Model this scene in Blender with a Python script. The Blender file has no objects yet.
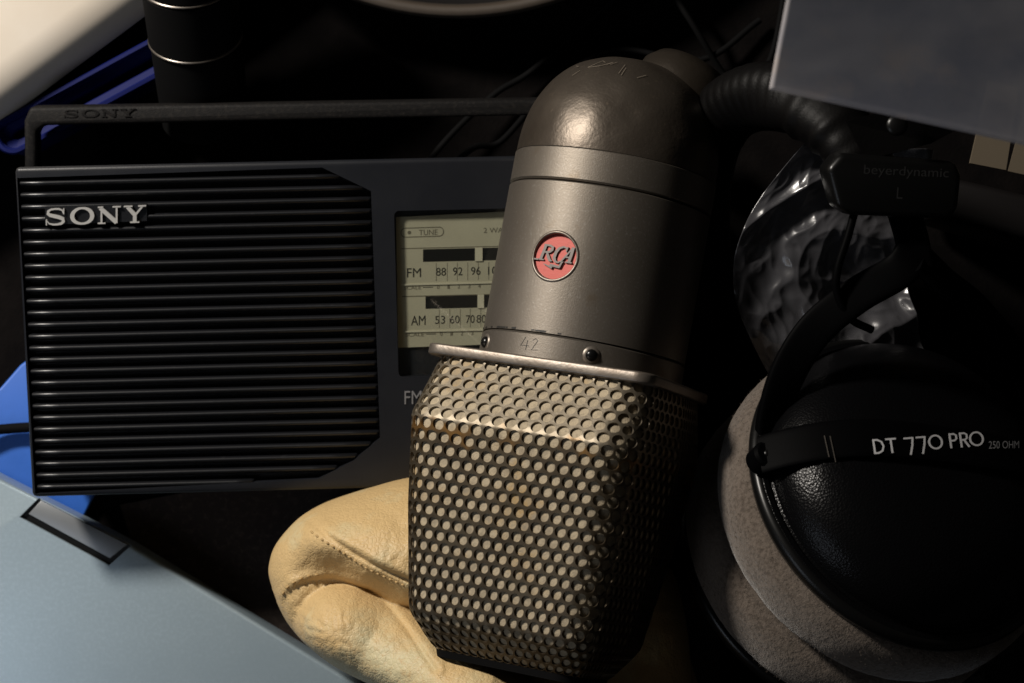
import bpy, bmesh, math, random
import numpy as np
from mathutils import Vector, Matrix, noise as mnoise

random.seed(7)
C = bpy.context.scene.collection
SC = bpy.context.scene

# ------------------------------------------------------------------ camera
CAMZ = 0.768
LENS = 85.0
FPX = 1024 * LENS / 36.0
cam_d = bpy.data.cameras.new("camera")
cam_d.lens = LENS
cam_d.sensor_width = 36.0
cam_d.clip_start = 0.01
cam_d.clip_end = 20.0
cam_d.dof.use_dof = True
cam_d.dof.focus_distance = CAMZ - 0.090
cam_d.dof.aperture_fstop = 18.0
cam = bpy.data.objects.new("camera", cam_d)
cam.location = (0, 0, CAMZ)
C.objects.link(cam)
SC.camera = cam

# ------------------------------------------------------------------ light
w = bpy.data.worlds.new("World")
SC.world = w
w.use_nodes = True
w.node_tree.nodes["Background"].inputs[0].default_value = (1.0, 0.93, 0.85, 1)
w.node_tree.nodes["Background"].inputs[1].default_value = 0.013


def lamp(name, loc, target, size, power, col, spread=180):
    d = bpy.data.lights.new(name, 'AREA')
    d.shape = 'DISK'
    d.size = size
    d.energy = power
    d.color = col
    d.spread = math.radians(spread)
    o = bpy.data.objects.new(name, d)
    o.location = loc
    o.rotation_euler = (Vector(target) - Vector(loc)).to_track_quat('-Z', 'Y').to_euler()
    C.objects.link(o)
    return o


lamp("desk_lamp", (-0.44, 0.40, 0.43), (-0.10, 0.0, 0.05), 0.09, 6.4, (1.0, 0.93, 0.84))
lamp("cool_fill", (-0.34, -0.25, 0.40), (-0.16, -0.10, 0.02), 0.22, 0.26, (0.8, 0.88, 1.0))  # added cool fill, unseen, brightens the slate case and tints it blue

SC.view_settings.view_transform = 'Standard'
SC.view_settings.look = 'None'
SC.view_settings.exposure = 0.0
SC.view_settings.gamma = 1.0
SC.render.engine = 'CYCLES'
SC.cycles.use_denoising = True
SC.cycles.max_bounces = 8


# ------------------------------------------------------------------ helpers
def P(px, py, z):
    k = (CAMZ - z) / FPX
    return Vector(((px - 512.0) * k, (341.5 - py) * k, z))


def mat(name, col, rough=0.5, metal=0.0, spec=0.5, noise=None, bump=None, **kw):
    """noise=(scale, dark_col, contrast_lo, contrast_hi); bump=[(kind, scale, strength, distance)]"""
    m = bpy.data.materials.new(name)
    m.use_nodes = True
    nt = m.node_tree
    b = nt.nodes["Principled BSDF"]
    b.inputs["Base Color"].default_value = (*col, 1)
    b.inputs["Roughness"].default_value = rough
    b.inputs["Metallic"].default_value = metal
    b.inputs["Specular IOR Level"].default_value = spec
    for k, v in kw.items():
        b.inputs[k.replace("_", " ")].default_value = v
    tc = nt.nodes.new("ShaderNodeTexCoord")
    if noise:
        layers = noise if isinstance(noise, list) else [noise]
        prev = None
        for (sc, c2, lo, hi) in layers:
            n = nt.nodes.new("ShaderNodeTexNoise")
            n.inputs["Scale"].default_value = sc
            n.inputs["Detail"].default_value = 6
            n.inputs["Roughness"].default_value = 0.6
            nt.links.new(tc.outputs["Object"], n.inputs["Vector"])
            r = nt.nodes.new("ShaderNodeMapRange")
            r.inputs[1].default_value = lo
            r.inputs[2].default_value = hi
            nt.links.new(n.outputs["Fac"], r.inputs[0])
            mx = nt.nodes.new("ShaderNodeMix")
            mx.data_type = 'RGBA'
            nt.links.new(r.outputs[0], mx.inputs[0])
            if prev is None:
                mx.inputs[6].default_value = (*col, 1)
            else:
                nt.links.new(prev, mx.inputs[6])
            mx.inputs[7].default_value = (*c2, 1)
            prev = mx.outputs[2]
        nt.links.new(prev, b.inputs["Base Color"])
    if bump:
        pb = None
        for (kind, sc, st, dist) in bump:
            if kind == 'noise':
                t = nt.nodes.new("ShaderNodeTexNoise")
                t.inputs["Scale"].default_value = sc
                t.inputs["Detail"].default_value = 4
                out = t.outputs["Fac"]
            elif kind == 'cells':
                t = nt.nodes.new("ShaderNodeTexVoronoi")
                t.feature = 'DISTANCE_TO_EDGE'
                t.inputs["Scale"].default_value = sc
                mr = nt.nodes.new("ShaderNodeMapRange")
                mr.inputs[1].default_value = 0.0
                mr.inputs[2].default_value = 0.22
                nt.links.new(t.outputs["Distance"], mr.inputs[0])
                out = mr.outputs[0]
            else:
                t = nt.nodes.new("ShaderNodeTexVoronoi")
                t.inputs["Scale"].default_value = sc
                out = t.outputs["Distance"]
            nt.links.new(tc.outputs["Object"], t.inputs["Vector"])
            bp = nt.nodes.new("ShaderNodeBump")
            bp.inputs["Strength"].default_value = st
            bp.inputs["Distance"].default_value = dist
            nt.links.new(out, bp.inputs["Height"])
            if pb is not None:
                nt.links.new(pb, bp.inputs["Normal"])
            pb = bp.outputs["Normal"]
        nt.links.new(pb, b.inputs["Normal"])
    return m


ROOTS = {}


def thing(name, label, cat, M, group=None, kind=None):
    o = bpy.data.objects.new(name, None)
    o.empty_display_size = 0.01
    C.objects.link(o)
    o.matrix_world = M
    o["label"] = label
    o["category"] = cat
    if group:
        o["group"] = group
    ROOTS[o.name] = M.copy()
    return o


def tag(o, label, cat, group=None):
    o["label"] = label
    o["category"] = cat
    if group:
        o["group"] = group
    return o


def link(name, me, m, parent=None, smooth=True, autosmooth=None):
    o = bpy.data.objects.new(name, me)
    C.objects.link(o)
    if m:
        me.materials.clear()
        me.materials.append(m)
    if parent:
        o.parent = parent
    if smooth:
        me.polygons.foreach_set("use_smooth", [True] * len(me.polygons))
        if autosmooth is not None:
            me.set_sharp_from_angle(angle=math.radians(autosmooth))
    me.update()
    return o


def mk(name, verts, faces, m, parent=None, smooth=True, sharp=None, world_of=None):
    """world_of: root empty -> verts are world coords, moved to that root's space"""
    if world_of is not None:
        inv = ROOTS[world_of.name].inverted()
        verts = [inv @ Vector(v) for v in verts]
    me = bpy.data.meshes.new(name)
    me.from_pydata([tuple(v) for v in verts], [], faces)
    return link(name, me, m, parent, smooth, sharp)


def fixn(o):
    bm = bmesh.new()
    bm.from_mesh(o.data)
    bmesh.ops.recalc_face_normals(bm, faces=bm.faces)
    bm.to_mesh(o.data)
    bm.free()
    return o


def prism_me(name, poly, w0, w1, bev=0.0, seg=3):
    """poly in local (u,v); extruded from w0 to w1"""
    bm = bmesh.new()
    lo = [bm.verts.new((p[0], p[1], w0)) for p in poly]
    hi = [bm.verts.new((p[0], p[1], w1)) for p in poly]
    bm.faces.new(lo[::-1])
    bm.faces.new(hi)
    n = len(poly)
    for i in range(n):
        j = (i + 1) % n
        bm.faces.new((lo[i], lo[j], hi[j], hi[i]))
    bmesh.ops.recalc_face_normals(bm, faces=bm.faces)
    if bev:
        es = [e for e in bm.edges if len(e.link_faces) == 2 and e.calc_face_angle(0) > 0.5]
        bmesh.ops.bevel(bm, geom=es, offset=bev, segments=seg, affect='EDGES', profile=0.5, clamp_overlap=True)
    me = bpy.data.meshes.new(name)
    bm.to_mesh(me)
    bm.free()
    return me


def prism(name, poly, w0, w1, m, parent=None, bev=0.0, seg=3, smooth=True, sharp=35):
    return link(name, prism_me(name, poly, w0, w1, bev, seg), m, parent, smooth, sharp)


def rect(u0, v0, u1, v1):
    return [(u0, v0), (u1, v0), (u1, v1), (u0, v1)]


def rrect(u0, v0, u1, v1, r, n=6):
    out = []
    for (cx, cy, a0) in ((u1 - r, v0 + r, -90), (u1 - r, v1 - r, 0), (u0 + r, v1 - r, 90), (u0 + r, v0 + r, 180)):
        for k in range(n + 1):
            a = math.radians(a0 + 90 * k / n)
            out.append((cx + r * math.cos(a), cy + r * math.sin(a)))
    return out


def boolean_cut(me, cutters):
    """subtract the meshes in cutters from me, return the result mesh"""
    o = bpy.data.objects.new("tmp_body", me)
    C.objects.link(o)
    tmp = []
    for c in cutters:
        co = bpy.data.objects.new("tmp_cut", c)
        C.objects.link(co)
        md = o.modifiers.new("b", 'BOOLEAN')
        md.operation = 'DIFFERENCE'
        md.solver = 'EXACT'
        md.object = co
        tmp.append(co)
    bpy.context.view_layer.update()
    dg = bpy.context.evaluated_depsgraph_get()
    res = bpy.data.meshes.new_from_object(o.evaluated_get(dg))
    for t in tmp + [o]:
        bpy.data.objects.remove(t)
    return res


def lathe(name, prof, m, parent=None, n=96, M=None, sharp=40, closed=False):
    """prof [(r, h)] about local z, transformed by M"""
    M = M or Matrix.Identity(4)
    vs, fs = [], []
    k = len(prof)
    for i in range(n):
        a = 2 * math.pi * i / n
        for (r, h) in prof:
            vs.append(M @ Vector((r * math.cos(a), r * math.sin(a), h)))
    for i in range(n):
        j = (i + 1) % n
        for q in range(k if closed else k - 1):
            p = (q + 1) % k
            fs.append((i * k + q, j * k + q, j * k + p, i * k + p))
    o = mk(name, vs, fs, m, parent, True, None)
    bm = bmesh.new()
    bm.from_mesh(o.data)
    bmesh.ops.remove_doubles(bm, verts=bm.verts, dist=1e-7)
    bmesh.ops.recalc_face_normals(bm, faces=bm.faces)
    bm.to_mesh(o.data)
    bm.free()
    o.data.polygons.foreach_set("use_smooth", [True] * len(o.data.polygons))
    if sharp:
        o.data.set_sharp_from_angle(angle=math.radians(sharp))
    return o


def spline(pts, n):
    """Catmull-Rom through pts -> n points"""
    pts = [Vector(p) for p in pts]
    pts = [2 * pts[0] - pts[1]] + pts + [2 * pts[-1] - pts[-2]]
    segs = len(pts) - 3
    out = []
    for i in range(n):
        t = i / (n - 1) * segs
        s = min(int(t), segs - 1)
        f = t - s
        p0, p1, p2, p3 = pts[s:s + 4]
        out.append(0.5 * ((2 * p1) + (p2 - p0) * f + (2 * p0 - 5 * p1 + 4 * p2 - p3) * f * f + (3 * p1 - p0 - 3 * p2 + p3) * f ** 3))
    return out


def sweep(name, path, sec, m, parent=None, ref=Vector((0, 0, 1)), scale=None, world_of=None, sharp=45):
    """sec: closed list of (a, b); a along side = tangent x ref, b along the other"""
    vs, fs = [], []
    n, k = len(path), len(sec)
    for i, p in enumerate(path):
        t = (path[min(i + 1, n - 1)] - path[max(i - 1, 0)]).normalized()
        s = t.cross(ref)
        s = s.normalized() if s.length > 1e-6 else Vector((1, 0, 0))
        b = s.cross(t).normalized()
        f = scale(i / (n - 1)) if scale else 1.0
        for (x, y) in sec:
            vs.append(p + s * x * f + b * y * f)
    for i in range(n - 1):
        for q in range(k):
            r = (q + 1) % k
            fs.append((i * k + q, i * k + r, (i + 1) * k + r, (i + 1) * k + q))
    fs.append(tuple(range(k))[::-1])
    fs.append(tuple((n - 1) * k + q for q in range(k)))
    return fixn(mk(name, vs, fs, m, parent, True, sharp, world_of))


def circ(r, n=12, ry=None):
    ry = r if ry is None else ry
    return [(r * math.cos(2 * math.pi * i / n), ry * math.sin(2 * math.pi * i / n)) for i in range(n)]


def superell(a, b, e=3.5, n=28):
    out = []
    for i in range(n):
        t = 2 * math.pi * i / n
        c, s = math.cos(t), math.sin(t)
        out.append((a * math.copysign(abs(c) ** (2 / e), c), b * math.copysign(abs(s) ** (2 / e), s)))
    return out


# ---- lettering drawn as strokes: [(points, half width or list of them)]
def arc(cx, cy, rx, ry, a0, a1, n=16):
    return [(cx + rx * math.cos(math.radians(a0 + (a1 - a0) * i / n)), cy + ry * math.sin(math.radians(a0 + (a1 - a0) * i / n))) for i in range(n + 1)]


def stroke_mesh(name, strokes, fmap, thick, m, parent=None):
    """fmap(x, y, h) -> local point. Each stroke gets its own height so no faces coincide"""
    vs, fs = [], []
    for si, (pts, hw) in enumerate(strokes):
        n = len(pts)
        h1 = thick * (1 + 0.03 * si)
        base = len(vs)
        closed = (abs(pts[0][0] - pts[-1][0]) + abs(pts[0][1] - pts[-1][1])) < 1e-6
        for i in range(n):
            a = pts[i - 1] if i > 0 else (pts[-2] if closed else pts[0])
            b = pts[i + 1] if i < n - 1 else (pts[1] if closed else pts[-1])
            dx, dy = b[0] - a[0], b[1] - a[1]
            L = math.hypot(dx, dy) or 1
            nx, ny = -dy / L, dx / L
            q = hw[i] if isinstance(hw, (list, tuple)) else hw
            for sgn in (1, -1):
                for h in (0.0, h1):
                    vs.append(fmap(pts[i][0] + sgn * nx * q, pts[i][1] + sgn * ny * q, h))
        for i in range(n - 1):
            o, p = base + 4 * i, base + 4 * (i + 1)
            fs += [(o + 1, o + 3, p + 3, p + 1), (o, o + 1, p + 1, p), (o + 3, o + 2, p + 2, p + 3)]
        o, p = base, base + 4 * (n - 1)
        fs += [(o, o + 2, o + 3, o + 1), (p + 1, p + 3, p + 2, p)]
    return fixn(mk(name, vs, fs, m, parent, False))


def text_polys(s):
    cu = bpy.data.curves.new("tmp_text", 'FONT')
    cu.body = s
    cu.size = 1.0
    cu.resolution_u = 4
    o = bpy.data.objects.new("tmp_text", cu)
    C.objects.link(o)
    bpy.context.view_layer.update()
    dg = bpy.context.evaluated_depsgraph_get()
    me = bpy.data.meshes.new_from_object(o.evaluated_get(dg))
    bpy.data.objects.remove(o)
    vs = [v.co.copy() for v in me.vertices]
    fs = [tuple(p.vertices) for p in me.polygons]
    return vs, fs


def text_fit(name, s, fmap, x0, y0, x1, y1, thick, m, parent):
    """the built-in font, fitted to the box (x0,y0)-(x1,y1) of fmap's plane, x1 None keeps the proportions"""
    vs, fs = text_polys(s)
    ax, bx = min(v.x for v in vs), max(v.x for v in vs)
    ay, by = min(v.y for v in vs), max(v.y for v in vs)
    ky = (y1 - y0) / (by - ay)
    kx = (x1 - x0) / (bx - ax) if x1 is not None else abs(ky)
    out = [fmap(x0 + (v.x - ax) * kx, y0 + (v.y - ay) * ky, thick) for v in vs]
    return mk(name, out, fs, m, parent, False)


# ------------------------------------------------------------------ materials
M_table = mat("black_cloth", (0.0035, 0.003, 0.003), 0.95, spec=0.04, noise=(90, (0.006, 0.005, 0.0048), 0.4, 0.7), bump=[('noise', 900, 0.4, 0.0005)])
M_black = mat("black_plastic", (0.0010, 0.0010, 0.0012), 0.55, spec=0.025, bump=[('noise', 2500, 0.12, 0.0001)])
M_radio = mat("radio_plastic", (0.0085, 0.0095, 0.0125), 0.40, spec=0.36, noise=(60, (0.012, 0.013, 0.016), 0.4, 0.7), bump=[('noise', 3200, 0.25, 0.0001)])
M_ridge = mat("grille_plastic", (0.006, 0.0065, 0.008), 0.34, spec=0.55, noise=(500, (0.02, 0.02, 0.022), 0.62, 0.8), bump=[('noise', 2500, 0.15, 0.0001)])
M_void = mat("dark_recess", (0.002, 0.002, 0.0022), 0.8, spec=0.1)
M_chrome = mat("silver_lettering", (0.50, 0.49, 0.47), 0.4, metal=0.35, bump=[('noise', 2500, 0.2, 0.0001)])
M_handle = mat("dusty_handle_plastic", (0.007, 0.0065, 0.0065), 0.6, spec=0.15, noise=(900, (0.02, 0.0175, 0.0155), 0.5, 0.75), bump=[('noise', 2500, 0.5, 0.0002)])
M_dial = mat("dial_cream", (0.37, 0.345, 0.26), 0.6, noise=(35, (0.32, 0.295, 0.22), 0.45, 0.7))
M_dial2 = mat("dial_cream_strip", (0.46, 0.43, 0.33), 0.55)
M_ink = mat("dial_ink", (0.012, 0.011, 0.009), 0.6)
M_ink2 = mat("pale_dial_ink", (0.12, 0.105, 0.075), 0.6)
M_slot = mat("dial_slot", (0.006, 0.006, 0.0055), 0.4)
M_white = mat("white_print", (0.42, 0.42, 0.43), 0.6)
M_grey = mat("grey_print", (0.16, 0.16, 0.165), 0.6)


def pane_mat():
    m = bpy.data.materials.new("clear_window")
    m.use_nodes = True
    nt = m.node_tree
    nt.nodes.clear()
    out = nt.nodes.new("ShaderNodeOutputMaterial")
    mx = nt.nodes.new("ShaderNodeMixShader")
    mx.inputs[0].default_value = 0.04
    tr = nt.nodes.new("ShaderNodeBsdfTransparent")
    tr.inputs[0].default_value = (0.93, 0.94, 0.92, 1)
    gl = nt.nodes.new("ShaderNodeBsdfGlossy")
    gl.inputs["Roughness"].default_value = 0.06
    nt.links.new(tr.outputs[0], mx.inputs[1])
    nt.links.new(gl.outputs[0], mx.inputs[2])
    nt.links.new(mx.outputs[0], out.inputs[0])
    return m


M_pane = pane_mat()
M_umber = mat("umber_metal_paint", (0.168, 0.147, 0.124), 0.49, metal=0.82, spec=0.5,
              noise=[(22, (0.145, 0.126, 0.104), 0.42, 0.68), (1400, (0.215, 0.197, 0.175), 0.55, 0.75), (60, (0.13, 0.10, 0.07), 0.62, 0.75)],
              bump=[('noise', 2600, 0.3, 0.00012)])
M_dome = mat("worn_umber_metal", (0.098, 0.082, 0.066), 0.40, metal=0.72, spec=0.5,
             noise=[(28, (0.066, 0.053, 0.041), 0.4, 0.65), (420, (0.17, 0.135, 0.10), 0.62, 0.8)],
             bump=[('noise', 130, 0.35, 0.0008), ('noise', 1200, 0.25, 0.0002)])
M_lug = mat("dark_lug_metal", (0.035, 0.028, 0.021), 0.4, metal=0.6, bump=[('noise', 500, 0.3, 0.0003)])
M_plate = mat("bare_worn_plate", (0.19, 0.165, 0.14), 0.42, metal=0.7, noise=[(120, (0.14, 0.11, 0.085), 0.45, 0.7)], bump=[('noise', 900, 0.3, 0.0002)])
M_mesh = mat("brown_grille_metal", (0.125, 0.10, 0.073), 0.46, metal=0.7, bump=[('noise', 900, 0.3, 0.0002)])


def shoulder_nodes(m):
    """lighter tone on the shoulder of the grille, darker brown below, brown stains along its fold"""
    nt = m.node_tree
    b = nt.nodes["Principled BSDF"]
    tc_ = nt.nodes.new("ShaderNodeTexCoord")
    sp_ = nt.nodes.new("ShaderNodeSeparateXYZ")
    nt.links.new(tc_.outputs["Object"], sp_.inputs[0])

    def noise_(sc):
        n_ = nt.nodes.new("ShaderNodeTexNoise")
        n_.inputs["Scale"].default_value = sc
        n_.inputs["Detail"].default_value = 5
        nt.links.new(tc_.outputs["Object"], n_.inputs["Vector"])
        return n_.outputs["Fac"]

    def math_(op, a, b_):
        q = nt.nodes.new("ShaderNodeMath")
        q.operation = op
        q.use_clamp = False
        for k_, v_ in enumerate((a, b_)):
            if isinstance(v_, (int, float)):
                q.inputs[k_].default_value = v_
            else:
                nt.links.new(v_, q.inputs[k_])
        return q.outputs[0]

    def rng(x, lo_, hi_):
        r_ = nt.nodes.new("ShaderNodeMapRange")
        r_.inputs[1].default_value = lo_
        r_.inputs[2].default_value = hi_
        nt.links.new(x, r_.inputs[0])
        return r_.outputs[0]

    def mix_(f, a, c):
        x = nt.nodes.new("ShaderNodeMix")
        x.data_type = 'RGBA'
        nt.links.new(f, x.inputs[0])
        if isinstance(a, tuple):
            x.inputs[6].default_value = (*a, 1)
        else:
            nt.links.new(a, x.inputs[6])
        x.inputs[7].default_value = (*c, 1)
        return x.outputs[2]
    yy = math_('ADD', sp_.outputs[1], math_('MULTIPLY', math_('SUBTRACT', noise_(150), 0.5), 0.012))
    brown_tone = mix_(rng(noise_(70), 0.42, 0.66), (0.080, 0.061, 0.038), (0.045, 0.032, 0.019))
    shoulder_tone = mix_(rng(yy, -0.0205, -0.0170), brown_tone, (0.155, 0.130, 0.095))  # lighter above the fold, darker brown below it
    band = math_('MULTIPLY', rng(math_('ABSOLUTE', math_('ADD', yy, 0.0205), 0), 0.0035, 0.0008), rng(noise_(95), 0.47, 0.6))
    out_ = mix_(band, shoulder_tone, (0.20, 0.105, 0.03))
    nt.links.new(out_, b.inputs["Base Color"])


shoulder_nodes(M_mesh)
M_lining = mat("beige_lining_cloth", (0.42, 0.35, 0.245), 0.9, spec=0.1, noise=[(45, (0.37, 0.25, 0.115), 0.53, 0.68), (230, (0.27, 0.225, 0.16), 0.48, 0.66), (900, (0.30, 0.25, 0.18), 0.5, 0.7)], bump=[('noise', 2600, 0.6, 0.0003)])
M_red = mat("red_enamel", (0.50, 0.075, 0.055), 0.55, noise=(700, (0.38, 0.06, 0.045), 0.55, 0.75), bump=[('noise', 1800, 0.3, 0.0001)])
M_letter = mat("dull_grey_letter", (0.085, 0.075, 0.07), 0.45, metal=0.6)
M_scratch = mat("bare_scratch", (0.30, 0.255, 0.20), 0.5, metal=0.6)
M_screw = mat("black_screw", (0.006, 0.006, 0.006), 0.25, metal=0.3)
M_leather = mat("tan_leather", (0.54, 0.38, 0.18), 0.5, spec=0.35,
                noise=[(24, (0.52, 0.455, 0.275), 0.50, 0.62), (14, (0.45, 0.295, 0.13), 0.55, 0.75), (700, (0.47, 0.325, 0.155), 0.52, 0.75)],
                bump=[('cells', 760, 0.30, 0.0003), ('noise', 1300, 0.45, 0.00025), ('noise', 240, 0.3, 0.0009)])
M_thread = mat("tan_thread", (0.42, 0.28, 0.12), 0.8)
M_case = mat("slate_metal", (0.40, 0.50, 0.565), 0.40, metal=0.5, noise=[(900, (0.45, 0.555, 0.625), 0.45, 0.7), (9, (0.36, 0.455, 0.525), 0.45, 0.7)], bump=[('noise', 2500, 0.10, 0.0001)])
M_notch = mat("black_notch_gloss", (0.004, 0.004, 0.004), 0.3)
M_hinge = mat("silver_hinge_plate", (0.26, 0.275, 0.29), 0.4, metal=0.6)
M_blue = mat("blue_folder_plastic", (0.025, 0.12, 0.50), 0.45, noise=(50, (0.02, 0.10, 0.42), 0.4, 0.7))
M_navy = mat("blue_tray_plastic", (0.004, 0.0075, 0.07), 0.6, spec=0.12)
M_cream = mat("cream_board", (0.62, 0.55, 0.46), 0.7, noise=[(12, (0.66, 0.60, 0.52), 0.45, 0.65), (300, (0.5, 0.43, 0.35), 0.7, 0.8)])
M_velour = mat("grey_velour", (0.116, 0.093, 0.075), 0.95, spec=0.1, noise=[(900, (0.07, 0.055, 0.043), 0.45, 0.62), (40, (0.138, 0.114, 0.094), 0.5, 0.7)],
               bump=[('noise', 650, 0.55, 0.0006), ('noise', 2200, 0.6, 0.0004)], Sheen_Weight=0.35, Sheen_Roughness=0.5)
M_shell = mat("pebbled_black_shell", (0.002, 0.002, 0.0023), 0.27, spec=0.16, bump=[('voro', 1700, 0.35, 0.00025)])
M_rim = mat("gloss_black_rim", (0.003, 0.003, 0.003), 0.33, spec=0.3)
M_pad = mat("black_leatherette", (0.002, 0.0018, 0.0018), 0.48, spec=0.10, bump=[('noise', 90, 0.3, 0.001), ('noise', 1500, 0.3, 0.0002)])
M_sheet = mat("milky_plastic", (0.66, 0.62, 0.63), 0.55, noise=[(38, (0.50, 0.49, 0.54), 0.42, 0.62), (55, (0.80, 0.69, 0.63), 0.54, 0.72)], Alpha=0.74)
M_film = mat("clear_film", (0.066, 0.065, 0.071), 0.23, spec=0.8, noise=[(30, (0.05, 0.05, 0.055), 0.4, 0.65)], bump=[('noise', 170, 0.12, 0.0012)], Alpha=0.72)
M_card = mat("beige_card", (0.105, 0.083, 0.055), 0.7)
M_bar = mat("black_case_plastic", (0.007, 0.006, 0.006), 0.4)
M_ring = mat("thin_metal_ring", (0.14, 0.125, 0.11), 0.35, metal=0.8)
M_brown = mat("brown_cardboard", (0.16, 0.125, 0.09), 0.8)
M_stick = mat("tan_cord", (0.30, 0.19, 0.10), 0.7)

# ------------------------------------------------------------------ setting: dark cloth the pile lies on
n = 60
vs, fs = [], []
for j in range(n + 1):
    for i in range(n + 1):
        x, y = -0.7 + 1.4 * i / n, -0.7 + 1.4 * j / n
        vs.append((x, y, 0.0012 * mnoise.noise(Vector((x * 14, y * 14, 3)))))
for j in range(n):
    for i in range(n):
        a = j * (n + 1) + i
        fs.append((a, a + 1, a + n + 2, a + n + 1))
g = mk("ground", vs, fs, M_table)
g["kind"] = "structure"

# ------------------------------------------------------------------ radio
TL, BL = P(14, 166.5, 0.060), P(33, 498, 0.044)
TRp = P(375, 158.5, 0.0572)
eu = (TRp - TL).normalized()
ev = (TL - BL)
H = ev.length
ev = (ev - eu * ev.dot(eu)).normalized()
ew = eu.cross(ev)
MR = Matrix(((eu.x, ev.x, ew.x, TL.x), (eu.y, ev.y, ew.y, TL.y), (eu.z, ev.z, ew.z, TL.z), (0, 0, 0, 1)))
RP = TL.copy()


def rp(px, py, wz=0.0):
    """pixel -> (u, v) on the radio's front plane (offset wz)"""
    o = Vector((0, 0, CAMZ))
    d = P(px, py, 0.0) - o
    t = ((RP + ew * wz) - o).dot(ew) / d.dot(ew)
    q = o + d * t - RP
    return (q.dot(eu), q.dot(ev))


def rmap(wz):
    def f(px, py, h):
        u, v = rp(px, py, wz)
        return Vector((u, v, wz + h))
    return f


RW = 0.186
radio = thing("portable_radio", "black portable radio with ridged speaker grille, silver SONY lettering and cream tuning dial", "radio", MR)
body = prism_me("body", rect(0.0, -H, RW, 0.0), -0.036, 0.0)
for v in body.vertices:          # the case narrows towards its back
    if v.co.z < -0.02:
        v.co.y += -0.007 if v.co.y > -H / 2 else 0.004
        v.co.x += 0.003 if v.co.x < RW / 2 else -0.003
bm = bmesh.new()
bm.from_mesh(body)
bmesh.ops.bevel(bm, geom=bm.edges[:], offset=0.0016, segments=4, affect='EDGES', profile=0.5)
bm.to_mesh(body)
bm.free()
GP = [rp(17, 178), rp(322, 167.5), rp(371, 191), rp(380, 438), rp(353, 461), rp(318, 479), rp(35, 494)]
grille_cut = prism_me("cut", GP, -0.0042, 0.01)
wx = rp(640, 200)[0]
wu0, wv0 = rp(394, 211)
wu1, wv1 = rp(402, 377)
win = rrect(wu0, wv1, wx, wv0, 0.0015)
win_cut = prism_me("cut", win, -0.0030, 0.01)
me = boolean_cut(body, [grille_cut, win_cut])
link("body", me, M_radio, radio, True, 30)
# ridges
r0 = rp(20, 184)[1]
NR = 27
pitch = (abs(rp(35, 488)[1] - r0)) / (NR - 1)


def span(v):
    xs = []
    for i in range(len(GP)):
        a, b = GP[i], GP[(i + 1) % len(GP)]
        if (a[1] - v) * (b[1] - v) < 0:
            xs.append(a[0] + (b[0] - a[0]) * (v - a[1]) / (b[1] - a[1]))
    return (min(xs), max(xs)) if len(xs) > 1 else None


vs, fs = [], []
# slats: a steep bright upper face, then a long face falling back into the recess
prof = [(0.00095, -0.0042), (0.00080, -0.0011), (0.00060, -0.00045), (0.00025, -0.00015), (-0.00015, -0.00022), (-0.0006, -0.0008), (-0.0011, -0.0018), (-0.0014, -0.0042)]
for k in range(NR):
    v = r0 - k * pitch
    s = span(v)
    if not s:
        continue
    u0, u1 = s[0] + 0.0002, s[1] - 0.0002
    b = len(vs)
    us = [u0, u0 + 0.0008] + [u0 + (u1 - u0) * q / 12 for q in range(1, 12)] + [u1 - 0.0008, u1]
    for q, u in enumerate(us):
        drop = 0.0012 if q in (0, len(us) - 1) else 0.0
        for (dv, dw) in prof:
            vs.append((u, v + dv, max(dw - drop, -0.0042)))
    K = len(prof)
    for q in range(len(us) - 1):
        for i in range(K - 1):
            fs.append((b + q * K + i, b + q * K + i + 1, b + (q + 1) * K + i + 1, b + (q + 1) * K + i))
    fs.append(tuple(b + i for i in range(K)))
    fs.append(tuple(b + (len(us) - 1) * K + i for i in range(K))[::-1])
gr = fixn(mk("speaker_grille", vs, fs, M_ridge, radio, True, 60))
# logo plate and letters
lp = [rp(45, 206.5), rp(147, 203.5), rp(147, 221), rp(45, 225)]
prism("logo_plate", [lp[3], lp[2], lp[1], lp[0]], -0.004, 0.0001, M_ridge, radio)


def sony_strokes():
    out = []

    def add(pts, hw, dx):
        out.append(([(x + dx, y) for x, y in pts], hw))
    S = [(1.06, .70), (1.0, .86), (.82, .945), (.58, .955), (.32, .93), (.16, .84), (.15, .70), (.28, .60), (.55, .53), (.85, .45), (1.04, .36), (1.07, .22), (.94, .10), (.70, .05), (.46, .05), (.22, .11), (.09, .28)]
    add(S, [.03, .035, .045, .045, .05, .075, .10, .10, .10, .10, .10, .10, .075, .05, .045, .035, .03], 0)
    add([(1.09, .64), (1.09, .97)], .035, 0)
    add([(.055, .36), (.055, .02)], .035, 0)
    n = 40
    pts = [(.70 + .60 * math.cos(2 * math.pi * i / n), .5 + .45 * math.sin(2 * math.pi * i / n)) for i in range(n + 1)]
    add(pts, [.05 + .075 * abs(math.cos(2 * math.pi * i / n)) ** 1.5 for i in range(n + 1)], 1.5)
    add([(.24, .02), (.24, .95)], .055, 3.12)
    add([(.16, .94), (1.14, .05)], .12, 3.12)
    add([(1.15, .98), (1.15, .02)], .055, 3.12)
    add([(.02, .035), (.48, .035)], .035, 3.12)
    add([(.02, .965), (.34, .965)], .035, 3.12)
    add([(.90, .965), (1.40, .965)], .035, 3.12)
    add([(.22, .95), (.68, .44)], .115, 4.70)
    add([(1.12, .95), (.68, .44)], .06, 4.70)
    add([(.66, .50), (.66, .02)], .11, 4.70)
    add([(.0, .965), (.52, .965)], .035, 4.70)
    add([(.86, .965), (1.34, .965)], .035, 4.70)
    add([(.38, .035), (.94, .035)], .035, 4.70)
    return out


SS = sony_strokes()


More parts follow.
